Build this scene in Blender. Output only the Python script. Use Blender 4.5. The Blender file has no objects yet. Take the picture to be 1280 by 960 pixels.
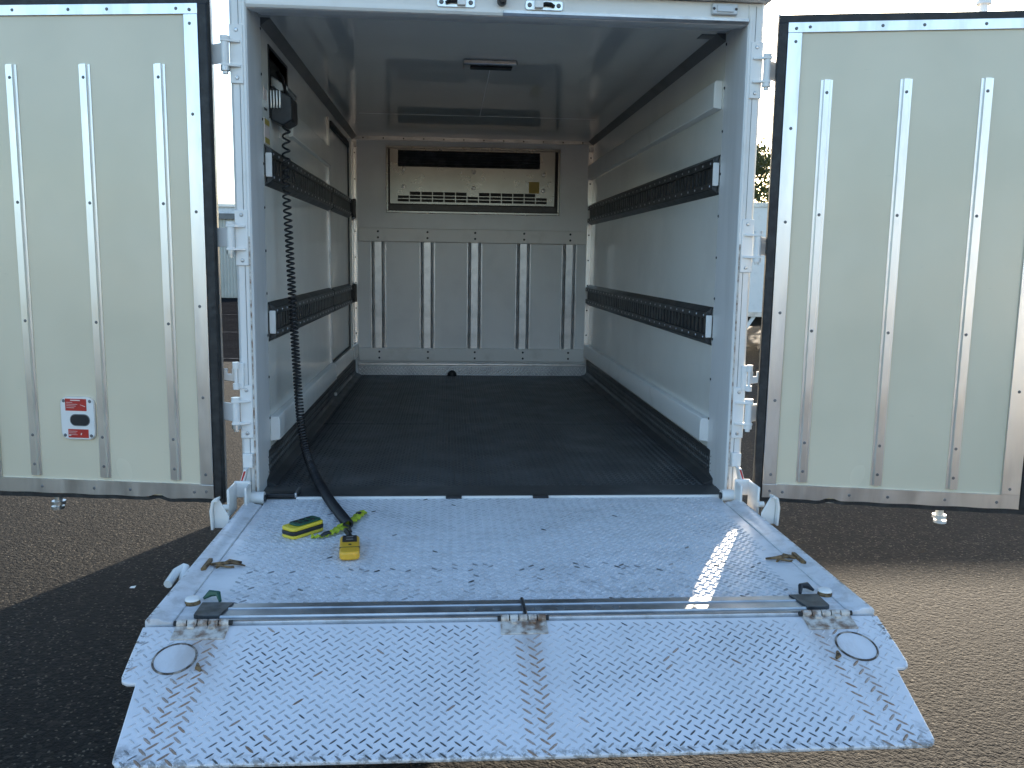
import bpy, bmesh, math, random
import numpy as np
from mathutils import Matrix, Vector
random.seed(7); RNG = np.random.default_rng(7)
S = bpy.context.scene
COL = S.collection
FZ = 0.95                                   # height of the load floor above the ground

# ------------------------------------------------------------------ camera
cam_d = bpy.data.cameras.new('camera'); cam = bpy.data.objects.new('camera', cam_d); COL.objects.link(cam)
fwd = Vector((0.07377662, 0.9871899, -0.14146768)); rgt = Vector((0.99726535, -0.07241276, 0.01477177)); up = Vector((-0.00433848, 0.14217063, 0.98983266))
m = Matrix((rgt, up, -fwd)).transposed().to_4x4(); m.translation = Vector((-0.17403, -2.99348, 0.83383 + FZ)); cam.matrix_world = m
cam_d.sensor_width = 36; cam_d.lens = 36 * 1081.96 / 1280; cam_d.clip_start = 0.05; cam_d.clip_end = 3000
S.camera = cam

# ------------------------------------------------------------------ light
SUN_AZ, SUN_EL = math.radians(25.0), math.radians(12.0)   # to the right of the truck's axis, low
W = bpy.data.worlds.new('World'); S.world = W; W.use_nodes = True
wn = W.node_tree; bg = wn.nodes['Background']
sky = wn.nodes.new('ShaderNodeTexSky'); sky.sky_type = 'NISHITA'; sky.sun_disc = False
sky.sun_elevation = SUN_EL; sky.sun_rotation = SUN_AZ; sky.altitude = 20; sky.air_density = 1.0; sky.dust_density = 1.0; sky.ozone_density = 2.2
wn.links.new(sky.outputs[0], bg.inputs[0]); bg.inputs[1].default_value = 0.13
sl = bpy.data.lights.new('sun', 'SUN'); sun = bpy.data.objects.new('sun', sl); COL.objects.link(sun)
sl.energy = 4.0; sl.angle = math.radians(0.53); sl.color = (1.0, 0.86, 0.68)
sd = Vector((math.sin(SUN_AZ) * math.cos(SUN_EL), math.cos(SUN_AZ) * math.cos(SUN_EL), math.sin(SUN_EL)))
sun.rotation_euler = sd.to_track_quat('Z', 'Y').to_euler(); sun.location = sd * 40
S.view_settings.view_transform = 'Standard'; S.view_settings.look = 'None'; S.view_settings.exposure = 1.92; S.view_settings.gamma = 1.0
S.render.engine = 'CYCLES'; S.cycles.use_denoising = True; S.cycles.max_bounces = 10; S.cycles.diffuse_bounces = 6
S.cycles.glossy_bounces = 6; S.cycles.sample_clamp_indirect = 6

# ------------------------------------------------------------------ materials
def nd(nt, t, **k):
    n = nt.nodes.new(t)
    for a, b in k.items(): setattr(n, a, b)
    return n
def mixc(nt, fac, a, b):
    n = nt.nodes.new('ShaderNodeMix'); n.data_type = 'RGBA'
    for s, v in ((n.inputs[0], fac), (n.inputs[6], a), (n.inputs[7], b)):
        if hasattr(v, 'links') or isinstance(v, bpy.types.NodeSocket): nt.links.new(v, s)
        elif isinstance(v, (int, float)): s.default_value = v
        else: s.default_value = (*v, 1)
    return n.outputs[2]
def mth(nt, op, a, b=None, c=None, clamp=False):
    n = nt.nodes.new('ShaderNodeMath'); n.operation = op; n.use_clamp = clamp
    for s, v in zip(n.inputs, (a, b, c)):
        if v is None: continue
        if isinstance(v, bpy.types.NodeSocket): nt.links.new(v, s)
        else: s.default_value = v
    return n.outputs[0]
def noise(nt, co, scale, detail=4, rough=.55, stretch=None):
    if stretch:
        mp = nd(nt, 'ShaderNodeMapping'); mp.inputs['Scale'].default_value = stretch; nt.links.new(co, mp.inputs[0]); co = mp.outputs[0]
    n = nd(nt, 'ShaderNodeTexNoise'); n.inputs['Scale'].default_value = scale; n.inputs['Detail'].default_value = detail; n.inputs['Roughness'].default_value = rough
    nt.links.new(co, n.inputs[0]); return n.outputs[0]
def ramp(nt, v, lo, hi):
    n = nd(nt, 'ShaderNodeMapRange'); n.interpolation_type = 'SMOOTHSTEP'
    n.inputs[1].default_value = lo; n.inputs[2].default_value = hi; nt.links.new(v, n.inputs[0]); return n.outputs[0]
def base(name):
    mt = bpy.data.materials.new(name); mt.use_nodes = True; nt = mt.node_tree
    return mt, nt, nt.nodes['Principled BSDF'], nd(nt, 'ShaderNodeTexCoord').outputs['Object']
def M(name, col, rough=.5, metal=0., col2=None, vs=4, lo=.42, hi=.68, stretch=None, rvar=.1, bump=0., bs=60, bst=None, coat=0., spec=.5):
    mt, nt, b, co = base(name)
    c2 = col2 or tuple(c * .82 for c in col)
    n = noise(nt, co, vs, 5, .6, stretch)
    nt.links.new(mixc(nt, ramp(nt, n, lo, hi), col, c2), b.inputs['Base Color'])
    n2 = noise(nt, co, vs * 2.3, 4, .6, stretch)
    nt.links.new(mth(nt, 'ADD', mth(nt, 'MULTIPLY', n2, rvar * 2), max(rough - rvar, .02)), b.inputs['Roughness'])
    b.inputs['Metallic'].default_value = metal; b.inputs['Coat Weight'].default_value = coat; b.inputs['Coat Roughness'].default_value = .12
    b.inputs['Specular IOR Level'].default_value = spec
    if bump:
        bp = nd(nt, 'ShaderNodeBump'); bp.inputs['Strength'].default_value = bump; bp.inputs['Distance'].default_value = .01
        nt.links.new(noise(nt, co, bs, 3, .5, bst), bp.inputs['Height']); nt.links.new(bp.outputs[0], b.inputs['Normal'])
    return mt
MT = {}
MT['white'] = M('white_paint', (.80, .785, .755), .35, col2=(.66, .64, .60), vs=7, lo=.5, hi=.85, rvar=.1, coat=.2)
MT['grp'] = M('white_interior_panel', (.83, .81, .755), .14, col2=(.77, .75, .70), vs=2.2, rvar=.05, bump=.03, bs=3)
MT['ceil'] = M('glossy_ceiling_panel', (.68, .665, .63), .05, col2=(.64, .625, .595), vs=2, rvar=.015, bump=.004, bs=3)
MT['grpgrey'] = M('front_wall_panel', (.83, .83, .825), .3, col2=(.77, .77, .765), vs=3, rvar=.06)
MT['jamb'] = M('jamb_extrusion', (.77, .755, .745), .38, col2=(.67, .655, .64), vs=6, stretch=(1, 1, .15), rvar=.08)
MT['alu'] = M('bare_aluminium', (.76, .76, .76), .34, 1., col2=(.60, .60, .61), vs=9, stretch=(1, 1, .2), rvar=.12, bump=.05, bs=5)
MT['alud'] = M('dull_aluminium', (.55, .56, .57), .42, 1., col2=(.40, .41, .42), vs=8, rvar=.12)
MT['steel'] = M('stainless_sheet', (.215, .22, .215), .28, 1., col2=(.19, .195, .19), vs=4, rvar=.04)
MT['rubber'] = M('black_rubber', (.012, .012, .013), .55, col2=(.03, .03, .03), vs=20, rvar=.12, bump=.3, bs=40)
MT['rail'] = M('dark_galvanised_rail', (.055, .058, .06), .42, .6, col2=(.10, .10, .10), vs=14, rvar=.1)
MT['dark'] = M('dark_recess', (.015, .015, .016), .6)
MT['greytrim'] = M('dark_grey_cove', (.16, .16, .16), .45, col2=(.12, .12, .12))
MT['plastic'] = M('black_plastic', (.014, .014, .016), .38, col2=(.022, .022, .024), vs=40)
MT['yellow'] = M('yellow_plastic', (.78, .42, .03), .42, col2=(.62, .32, .03), vs=30, lo=.5, hi=.8, coat=.1)
MT['yellow2'] = M('lemon_plastic', (.72, .55, .04), .42, col2=(.55, .42, .05), vs=30, lo=.5, hi=.8, coat=.1)
MT['green'] = M('dark_green_keypad', (.012, .07, .045), .4, col2=(.02, .10, .05), vs=60)
MT['lime'] = M('lime_webbing', (.44, .50, .03), .85, col2=(.30, .36, .02), vs=60, bump=.4, bs=400)
MT['red'] = M('red_sticker', (.50, .035, .025), .35, col2=(.40, .03, .03), vs=40)
MT['print'] = M('white_print', (.75, .62, .58), .5)
MT['brass'] = M('rusty_brass', (.24, .15, .07), .6, .3, col2=(.05, .028, .015), vs=60, rvar=.15, bump=.3, bs=200)
MT['rustwhite'] = M('rust_stained_paint', (.64, .59, .53), .5, col2=(.20, .12, .075), vs=38, lo=.38, hi=.66, rvar=.1, bump=.1, bs=200)
MT['rustdark'] = M('dark_rust', (.30, .26, .22), .6, col2=(.05, .032, .022), vs=40, lo=.38, hi=.58, bump=.2, bs=200)
MT['yellowlabel'] = M('faded_yellow_label', (.45, .33, .08), .6)
MT['lens'] = M('clear_lens', (.62, .63, .64), .15, coat=.5)
MT['floor'] = M('dark_steel_floor', (.062, .062, .063), .44, .3, col2=(.115, .113, .11), vs=3, lo=.45, hi=.7, rvar=.12, bump=.08, bs=90)
MT['check'] = M('bright_tread_plate', (.46, .475, .49), .42, 1., col2=(.36, .37, .39), vs=8)
MT['darkplate'] = M('scuffed_dark_plate', (.10, .105, .11), .45, .6, col2=(.05, .05, .05), vs=30)
MT['chassis'] = M('black_chassis', (.02, .02, .02), .7)
MT['tyre'] = M('tyre_rubber', (.02, .02, .02), .85, col2=(.035, .033, .03), vs=15)
MT['glass'] = M('dark_glass', (.02, .03, .03), .05)
MT['corr'] = M('weathered_corrugated_sheet', (.50, .49, .45), .5, .3, col2=(.36, .35, .32), vs=1.2, stretch=(1, 1, .3))
MT['bluewall'] = M('pale_blue_cladding', (.62, .68, .74), .5)
MT['brick'] = M('tan_brick', (.27, .225, .19), .85, col2=(.20, .165, .14), vs=3, bump=.3, bs=40)
MT['bark'] = M('bark', (.07, .05, .035), .9, bump=.5, bs=20)

def mat_panel():
    mt, nt, b, co = base('cream_door_panel')
    n = noise(nt, co, 2.2, 3, .5); n2 = noise(nt, co, 5, 2, .45, (1, 1, .6))
    c = mixc(nt, ramp(nt, n, .38, .68), (.745, .655, .485), (.69, .61, .45))
    sm = mth(nt, 'MULTIPLY', ramp(nt, n2, .50, .85), .22)                     # pale rubbed patches
    c = mixc(nt, sm, c, (.80, .72, .56))
    sc = mth(nt, 'MAXIMUM', ramp(nt, noise(nt, co, 26, 6, .75), .715, .75), mth(nt, 'MULTIPLY', ramp(nt, noise(nt, co, 9, 6, .75, (1, 1, 9)), .66, .72), .35))                       # small dark scuffs
    c = mixc(nt, mth(nt, 'MULTIPLY', sc, .6), c, (.20, .19, .16))
    nt.links.new(c, b.inputs['Base Color'])
    nt.links.new(mth(nt, 'ADD', mth(nt, 'MULTIPLY', ramp(nt, n2, .30, .8), .10), .18), b.inputs['Roughness'])
    bp = nd(nt, 'ShaderNodeBump'); bp.inputs['Strength'].default_value = .10; bp.inputs['Distance'].default_value = .02
    nt.links.new(noise(nt, co, 3.2, 2, .5), bp.inputs['Height']); nt.links.new(bp.outputs[0], b.inputs['Normal'])
    return mt
MT['panel'] = mat_panel()

def gauss_x(nt, sx, c, w):
    d = mth(nt, 'DIVIDE', mth(nt, 'SUBTRACT', sx, c), w); return mth(nt, 'POWER', 2.718, mth(nt, 'MULTIPLY', mth(nt, 'MULTIPLY', d, d), -1))
def mat_lift(name, flap):
    mt, nt, b, co = base(name)
    xyz = nd(nt, 'ShaderNodeSeparateXYZ'); nt.links.new(co, xyz.inputs[0]); sx, sy = xyz.outputs[0], xyz.outputs[1]
    big = noise(nt, co, 3, 5, .6); fine = noise(nt, co, 60, 5, .7)
    c = mixc(nt, ramp(nt, big, .4, .7), (.78, .77, .785), (.70, .69, .70))
    if flap:   # rust running down from the hinges
        st = mth(nt, 'ADD', mth(nt, 'ADD', mth(nt, 'MULTIPLY', gauss_x(nt, sx, .014, .032), .7), gauss_x(nt, sx, -.715, .06)), gauss_x(nt, sx, .715, .06), clamp=True)
        fall = ramp(nt, mth(nt, 'ABSOLUTE', sy), .40, -.02)
        nn = ramp(nt, noise(nt, co, 16, 5, .7, (1, .35, 1)), .34, .66)
        msk = mth(nt, 'MULTIPLY', mth(nt, 'MULTIPLY', st, fall), mth(nt, 'ADD', mth(nt, 'MULTIPLY', nn, .6), .05), clamp=True)
        c = mixc(nt, msk, c, (.30, .21, .15))
        edge = mth(nt, 'MULTIPLY', ramp(nt, sy, -.385, -.412), ramp(nt, fine, .46, .6))
        c = mixc(nt, mth(nt, 'MULTIPLY', edge, .75), c, (.20, .17, .14))
        ax = mth(nt, 'ABSOLUTE', sx); ear = mth(nt, 'MULTIPLY', ramp(nt, ax, .825, .858), ramp(nt, noise(nt, co, 42, 5, .75), .50, .58))
        cor = mth(nt, 'MULTIPLY', mth(nt, 'MULTIPLY', ramp(nt, ax, .70, .78), ramp(nt, sy, -.34, -.41)), ramp(nt, noise(nt, co, 25, 5, .7), .45, .62))
        c = mixc(nt, mth(nt, 'MAXIMUM', ear, cor), c, (.085, .06, .045))
    else:
        st = mth(nt, 'MAXIMUM', ramp(nt, mth(nt, 'ABSOLUTE', sx), .74, .82), ramp(nt, sy, -.80, -.95))
        msk = mth(nt, 'MULTIPLY', mth(nt, 'MULTIPLY', st, ramp(nt, noise(nt, co, 18, 5, .7), .42, .7)), .55)
        c = mixc(nt, msk, c, (.36, .33, .30))
        edg = mth(nt, 'MULTIPLY', ramp(nt, mth(nt, 'ABSOLUTE', sx), .845, .858), ramp(nt, noise(nt, co, 38, 5, .75), .52, .60))
        c = mixc(nt, edg, c, (.07, .055, .045))
        c = mixc(nt, mth(nt, 'MULTIPLY', ramp(nt, noise(nt, co, 7, 4, .65, (1, 2, 1)), .50, .72), .5), c, (.42, .41, .41))
        c = mixc(nt, mth(nt, 'MULTIPLY', ramp(nt, noise(nt, co, 5, 6, .7, (.5, 3, 1)), .58, .72), .45), c, (.30, .26, .22))
    chip = ramp(nt, noise(nt, co, 34, 6, .8), .70, .73)
    c = mixc(nt, mth(nt, 'MULTIPLY', chip, .8), c, (.12, .09, .07))
    nt.links.new(c, b.inputs['Base Color'])
    nt.links.new(mth(nt, 'ADD', mth(nt, 'MULTIPLY', fine, .25), .22), b.inputs['Roughness'])
    bp = nd(nt, 'ShaderNodeBump'); bp.inputs['Strength'].default_value = .12; bp.inputs['Distance'].default_value = .004
    nt.links.new(noise(nt, co, 45, 4, .6), bp.inputs['Height']); nt.links.new(bp.outputs[0], b.inputs['Normal'])
    return mt
MT['plat'] = mat_lift('lift_platform_paint', False); MT['flap'] = mat_lift('lift_flap_paint', True)
def mat_tread(name, paint, worn_shaded, rough, metal=0.):
    mt, nt, b, co = base(name)
    at = nd(nt, 'ShaderNodeAttribute'); at.attribute_name = 'wear_shade'
    fine = noise(nt, co, 220, 3, .7)
    f = mth(nt, 'MULTIPLY', at.outputs['Fac'], ramp(nt, fine, .12, .42), clamp=True)
    ar = nd(nt, 'ShaderNodeAttribute'); ar.attribute_name = 'rust'
    nt.links.new(mixc(nt, mth(nt, 'MULTIPLY', ar.outputs['Fac'], ramp(nt, fine, .2, .5), clamp=True), mixc(nt, f, paint, worn_shaded), (.27, .15, .08)), b.inputs['Base Color'])
    b.inputs['Roughness'].default_value = rough; b.inputs['Metallic'].default_value = metal
    return mt
MT['tread_w'] = mat_tread('worn_shaded_tread_paint', (.76, .75, .765), (.045, .042, .040), .34)  # flap: worn paint; platform: wear plus the bars' shade painted in
MT['tread_f'] = mat_tread('dark_floor_tread', (.085, .085, .086), (.19, .19, .19), .36, .35)
def mat_asphalt(name, dark, mid, tan, lo=.30, hi=.72):
    mt, nt, b, co = base(name)
    v = nd(nt, 'ShaderNodeTexVoronoi'); v.inputs['Scale'].default_value = 125; nt.links.new(co, v.inputs[0])
    rnd = nd(nt, 'ShaderNodeSeparateColor'); nt.links.new(v.outputs['Color'], rnd.inputs[0])
    v2 = nd(nt, 'ShaderNodeTexVoronoi'); v2.inputs['Scale'].default_value = 48; nt.links.new(co, v2.inputs[0])
    r2 = nd(nt, 'ShaderNodeSeparateColor'); nt.links.new(v2.outputs['Color'], r2.inputs[0])
    c = mixc(nt, ramp(nt, rnd.outputs[0], .25, 1.0), dark, mid)
    c = mixc(nt, mth(nt, 'MULTIPLY', ramp(nt, r2.outputs[1], .70, .98), .5), c, tan)
    c = mixc(nt, mth(nt, 'MULTIPLY', ramp(nt, rnd.outputs[2], .955, .975), .8), c, tuple(x * 3 for x in tan))
    ck = nd(nt, 'ShaderNodeTexVoronoi'); ck.feature = 'DISTANCE_TO_EDGE'; ck.inputs['Scale'].default_value = .9
    wv = nd(nt, 'ShaderNodeVectorMath'); wv.operation = 'ADD'; nt.links.new(co, wv.inputs[0]); nz = nd(nt, 'ShaderNodeTexNoise'); nz.inputs['Scale'].default_value = 4; nz.inputs['Detail'].default_value = 5; nt.links.new(co, nz.inputs[0])
    nt.links.new(nz.outputs['Color'], wv.inputs[1]); nt.links.new(wv.outputs[0], ck.inputs[0])
    crk = mth(nt, 'MULTIPLY', ramp(nt, ck.outputs['Distance'], .010, .003), ramp(nt, noise(nt, co, .8, 3), .48, .6))
    c = mixc(nt, mth(nt, 'MULTIPLY', crk, .8), c, (.003, .003, .003))
    big = noise(nt, co, .55, 6, .65)
    c = mixc(nt, mth(nt, 'MULTIPLY', ramp(nt, big, lo, hi), .5), c, tuple(x * .45 for x in mid))
    nt.links.new(c, b.inputs['Base Color']); b.inputs['Roughness'].default_value = .9; b.inputs['Specular IOR Level'].default_value = .15
    h = mth(nt, 'ADD', mth(nt, 'MULTIPLY', v.outputs['Distance'], -.6), mth(nt, 'MULTIPLY', v2.outputs['Distance'], -1.0))
    h = mth(nt, 'ADD', h, mth(nt, 'MULTIPLY', noise(nt, co, 30, 4, .6), .3))
    bp = nd(nt, 'ShaderNodeBump'); bp.inputs['Strength'].default_value = .7; bp.inputs['Distance'].default_value = .006
    nt.links.new(h, bp.inputs['Height']); nt.links.new(bp.outputs[0], b.inputs['Normal'])
    return mt
MT['asphalt'] = mat_asphalt('gravelly_asphalt', (.0055, .0054, .0053), (.0155, .0143, .0125), (.054, .046, .035))
MT['road'] = mat_asphalt('dark_road_asphalt', (.014, .0145, .0155), (.022, .022, .0235), (.03, .03, .03))
MT['road'].node_tree.nodes['Principled BSDF'].inputs['Specular IOR Level'].default_value = 0.
MT['roadpaint'] = M('worn_road_paint', (.10, .10, .10), .9, col2=(.03, .03, .03), vs=9, spec=0.)
def mat_leaf():
    mt, nt, b, co = base('leaf')
    n = noise(nt, co, 1.5, 4, .6)
    nt.links.new(mixc(nt, ramp(nt, n, .35, .65), (.03, .045, .014), (.07, .08, .025)), b.inputs['Base Color']); b.inputs['Roughness'].default_value = .5
    tr = nd(nt, 'ShaderNodeBsdfTranslucent'); tr.inputs[0].default_value = (.07, .08, .02, 1)
    mx = nd(nt, 'ShaderNodeMixShader'); mx.inputs[0].default_value = .35
    nt.links.new(b.outputs[0], mx.inputs[1]); nt.links.new(tr.outputs[0], mx.inputs[2]); nt.links.new(mx.outputs[0], nt.nodes['Material Output'].inputs[0])
    return mt
MT['leaf'] = mat_leaf()

# ------------------------------------------------------------------ mesh helpers
class MB:
    def __init__(s): s.v = []; s.f = []
    def add(s, vs, fs):
        o = len(s.v); s.v += [tuple(map(float, p)) for p in vs]; s.f += [tuple(i + o for i in f) for f in fs]; return s
    def box(s, x0, x1, y0, y1, z0, z1):
        return s.add([(x0, y0, z0), (x1, y0, z0), (x1, y1, z0), (x0, y1, z0), (x0, y0, z1), (x1, y0, z1), (x1, y1, z1), (x0, y1, z1)],
                     [(0, 3, 2, 1), (4, 5, 6, 7), (0, 1, 5, 4), (1, 2, 6, 5), (2, 3, 7, 6), (3, 0, 4, 7)])
    def prism(s, poly, ax, a0, a1):
        n = len(poly); mk = {'x': lambda p, a: (a, p[0], p[1]), 'y': lambda p, a: (p[0], a, p[1]), 'z': lambda p, a: (p[0], p[1], a)}[ax]
        vs = [mk(p, a0) for p in poly] + [mk(p, a1) for p in poly]
        return s.add(vs, [tuple(range(n))[::-1], tuple(range(n, 2 * n))] + [(i, (i + 1) % n, n + (i + 1) % n, n + i) for i in range(n)])
    def tube(s, pts, r, n=8, cap=True):
        pts = [Vector(p) for p in pts]; rs = r if isinstance(r, (list, tuple)) else [r] * len(pts)
        t0 = (pts[1] - pts[0]).normalized(); ref = Vector((0, 0, 1)) if abs(t0.z) < .9 else Vector((1, 0, 0))
        nrm = t0.cross(ref).normalized(); vs = []; k = len(pts)
        for i, p in enumerate(pts):
            t = (pts[min(i + 1, k - 1)] - pts[max(i - 1, 0)]).normalized()
            nrm = (nrm - t * nrm.dot(t)).normalized(); bn = t.cross(nrm)
            for j in range(n):
                a = 2 * math.pi * j / n; vs.append(p + (nrm * math.cos(a) + bn * math.sin(a)) * rs[i])
        fs = [(i * n + j, i * n + (j + 1) % n, (i + 1) * n + (j + 1) % n, (i + 1) * n + j) for i in range(k - 1) for j in range(n)]
        if cap: fs += [tuple(range(n))[::-1], tuple(range((k - 1) * n, k * n))]
        return s.add(vs, fs)
    def cyl(s, p0, p1, r, n=14): return s.tube([p0, p1], r, n)
    def rivet(s, p, nrm, r=.006, h=.003):
        p = Vector(p); nrm = Vector(nrm).normalized(); q = nrm.to_track_quat('Z', 'Y'); vs = []
        for rr, hh in ((r, 0), (r * .72, h * .75)):
            vs += [p + q @ Vector((rr * math.cos(a), rr * math.sin(a), hh)) for a in [k * math.pi / 4 for k in range(8)]]
        vs.append(p + nrm * h)
        return s.add(vs, [(i, (i + 1) % 8, 8 + (i + 1) % 8, 8 + i) for i in range(8)] + [(8 + i, 8 + (i + 1) % 8, 16) for i in range(8)])
    def build(s, name, mat, parent=None, loc=(0, 0, 0), rz=0., bevel=0., seg=2, smooth=35, kind=None, label=None, rot=None):
        me = bpy.data.meshes.new(name); me.from_pydata(s.v, [], s.f)
        bm = bmesh.new(); bm.from_mesh(me); bmesh.ops.recalc_face_normals(bm, faces=bm.faces); bm.to_mesh(me); bm.free()
        me.materials.append(MT[mat])
        if smooth:
            me.shade_smooth(); me.set_sharp_from_angle(angle=math.radians(smooth))
        o = bpy.data.objects.new(name, me); COL.objects.link(o); o.parent = parent; o.location = loc; o.rotation_euler = rot or (0, 0, rz)
        if bevel:
            md = o.modifiers.new('bevel', 'BEVEL'); md.width = bevel; md.segments = seg; md.limit_method = 'ANGLE'; md.angle_limit = math.radians(40)
        if kind: o['kind'] = kind
        if label: o['label'] = label
        return o
def thing(name, label, cat, loc=(0, 0, 0), rz=0., group=None):
    o = bpy.data.objects.new(name, None); COL.objects.link(o); o.location = loc; o.rotation_euler = (0, 0, rz); o.empty_display_size = .2
    o['label'] = label; o['category'] = cat
    if group: o['group'] = group
    return o
def tag(o, label, cat, group=None):
    o['label'] = label; o['category'] = cat
    if group: o['group'] = group
    return o
def dup(o, loc, parent=None, rz=None):
    c = o.copy(); COL.objects.link(c); c.parent = parent or o.parent; c.location = loc
    if rz is not None: c.rotation_euler = (0, 0, rz)
    return c
P = (0, 0, FZ)
def BX(*a): return MB().box(*a)

def tread(name, mat, parent, x0, x1, y0, y1, wear_shade, inside=None, loc=(0, 0, 0), pitch=.028, ln=.0175, wd=.0042, ht=.0016, flat=True, place=None, skip=None, rust=None):
    """rows of raised lozenges, alternately leaning left and right, like rolled tread plate"""
    vs = []; fs = []; wr = []; ru = []
    tmpl = np.array([(-.5, 0, 0), (-.25, .5, 0), (.25, .5, 0), (.5, 0, 0), (.25, -.5, 0), (-.25, -.5, 0), (-.30, 0, 1), (.30, 0, 1)])
    tf = [(0, 1, 6), (1, 2, 7, 6), (2, 3, 7), (3, 4, 7), (4, 5, 6, 7), (5, 0, 6)]
    tmpl = tmpl * np.array([ln, wd, ht])
    for par in (0, 1):
        a = math.radians(-45 if par == 0 else 45); ca, sa = math.cos(a), math.sin(a)
        R = np.stack([tmpl[:, 0] * ca - tmpl[:, 1] * sa, tmpl[:, 0] * sa + tmpl[:, 1] * ca, tmpl[:, 2]], 1)
        nx = int((x1 - x0) / pitch) + 1; ny = int((y1 - y0) / pitch) + 1
        for i in range(nx):
            for j in range(ny):
                x = x0 + (i + .5 * par) * pitch + .006; y = y0 + (j + .5 * par) * pitch + .006
                if x > x1 - .006 or y > y1 - .006: continue
                if inside and not inside(x, y): continue
                if skip and skip(x, y): continue
                rs_ = rust(x, y) if rust else 0.
                vs.append(R * (1.4 if rs_ > .2 else 1.) + np.array([x, y, 0])); wr.append(wear_shade(x, y)); ru.append(rs_)
    V = np.concatenate(vs); n = len(vs)
    F = [tuple(8 * k + q for q in f) for k in range(n) for f in tf]
    if place: V = place(V)
    me = bpy.data.meshes.new(name); me.from_pydata(V.tolist(), [], F)
    at = me.attributes.new('wear_shade', 'FLOAT', 'POINT'); at.data.foreach_set('value', np.repeat(np.array(wr, dtype=np.float32), 8))
    at = me.attributes.new('rust', 'FLOAT', 'POINT'); at.data.foreach_set('value', np.repeat(np.array(ru, dtype=np.float32), 8))
    me.materials.append(MT[mat])
    o = bpy.data.objects.new(name, me); COL.objects.link(o); o.parent = parent; o.location = loc; o['kind'] = 'stuff'
    return o
def vnoise(x, y):
    return .5 + .25 * math.sin(x * 9.1 + 1.3 * math.sin(y * 7.3 + 1)) + .25 * math.sin(y * 11.7 + 1.7 * math.sin(x * 5.9 + 2))

# ================================================================== SETTING
g = MB().add([(-400, -400, 0), (400, -400, 0), (400, 900, 0), (-400, 900, 0)], [(0, 1, 2, 3)]).build('ground', 'asphalt', smooth=0); g['kind'] = 'structure'
r = MB().add([(-120, 12, .004), (-3.5, 12, .004), (-3.5, 34.5, .004), (-120, 34.5, .004)], [(0, 1, 2, 3)]).build('road', 'road', smooth=0); r['kind'] = 'structure'
for k, (y, w) in enumerate(((12.35, .12), (17.8, .12), (24.1, .12))):
    o = MB().add([(-110, y, .008), (-3.6, y, .008), (-3.6, y + w, .008), (-110, y + w, .008)], [(0, 1, 2, 3)]).build('road_marking', 'roadpaint', r, smooth=0)

# corrugated shed beyond the left door
sh = thing('corrugated_shed', 'long grey corrugated metal shed seen beyond the left truck door', 'shed', (-16, 35.4, 0))
def corr(x0, x1, z0, z1, y, name, parent):
    mb = MB(); n = int((x1 - x0) / .033); pts = []
    prof = [0, .6, 1, .6]
    vs = []; fs = []
    for i in range(n + 1):
        x = x0 + i * .033; d = prof[i % 4] * .045
        vs += [(x, y - d, z0), (x, y - d, z1)]
    fs = [(2 * i, 2 * i + 2, 2 * i + 3, 2 * i + 1) for i in range(n)]
    return mb.add(vs, fs).build(name, 'corr', parent, smooth=50)
corr(-9, 9, .05, 3.35, 0, 'cladding', sh)
BX(-9, 9, .02, 7, 0, 3.36).build('wall', 'corr', sh)
MB().prism([(-.115, 3.37), (-.115, 3.50), (7.2, 3.44), (7.2, 3.37)], 'x', -9.2, 9.2).build('roof', 'corr', sh)
BX(-9.1, 9.1, -.14, -.12, 3.34, 3.58).build('fascia', 'greytrim', sh)
bb = thing('pale_building', 'pale blue flat roofed building showing above the corrugated shed', 'building', (-13, 62, 0))
BX(-9, 9, 0, 9, 0, 5.3).build('wall', 'bluewall', bb); BX(-9.2, 9.2, -.2, 9.2, 5.3, 5.5).build('roof', 'white', bb)
wn_ = BX(-.6, .6, -.04, .02, 2.0, 3.2).build('window', 'glass', bb)
for k in range(-3, 4): dup(wn_, (k * 2.4 + .01, 0, 0))

# low brick unit across the yard (its sunlit front shows as the warm tint in the lower door trims)
wh = thing('brick_warehouse', 'low sunlit tan brick warehouse facing the truck across the yard', 'warehouse', (0, -25, 0))
BX(-22, 22, -9, 0, 0, 3.3).build('wall', 'brick', wh); BX(-22.2, 22.2, -9.2, .15, 3.3, 3.55).build('roof', 'greytrim', wh)
rdoor = BX(-1.8, 1.8, .0, .06, 0, 2.7).build('roller_door', 'alud', wh, (-9, 0, 0)); dup(rdoor, (9, 0, 0)); dup(rdoor, (17, 0, 0))
wdw = BX(-.7, .7, .0, .05, 1.1, 2.3).build('window', 'glass', wh, (-3.5, 0, 0))
for x in (0, 3.5, -14, -17): dup(wdw, (x, 0, 0))

# the parked white lorry to the right, broadside on
pt = thing('parked_lorry', 'white box lorry parked broadside beyond the right truck door', 'truck', (8.8, 14.55, 0))
pb = BX(-3.8, 3.8, 0, 2.3, .76, 2.99).build('cargo_box', 'white', pt, bevel=.03)
BX(-3.82, 3.82, -.02, .02, .70, .80).build('side_rail', 'alud', pb); BX(-3.82, 3.82, -.02, .02, 2.93, 3.02).build('roof_rail', 'alud', pb)
for x in (-3.6, -1.2, 1.2, 3.56): BX(x - .02, x + .02, -.012, 0, .81, 2.92).build('panel_joint', 'white', pb)
BX(-3.5, 5.2, .6, 1.7, .46, .68).build('chassis', 'chassis', pt)
MB().prism([(3.9, .5), (5.4, .5), (5.5, 1.2), (5.2, 2.3), (3.9, 2.4)], 'y', .05, 2.2).build('cab', 'white', pt, bevel=.06)
BX(4.2, 5.0, .02, .06, 1.3, 1.95).build('window', 'glass', pt)
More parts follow.
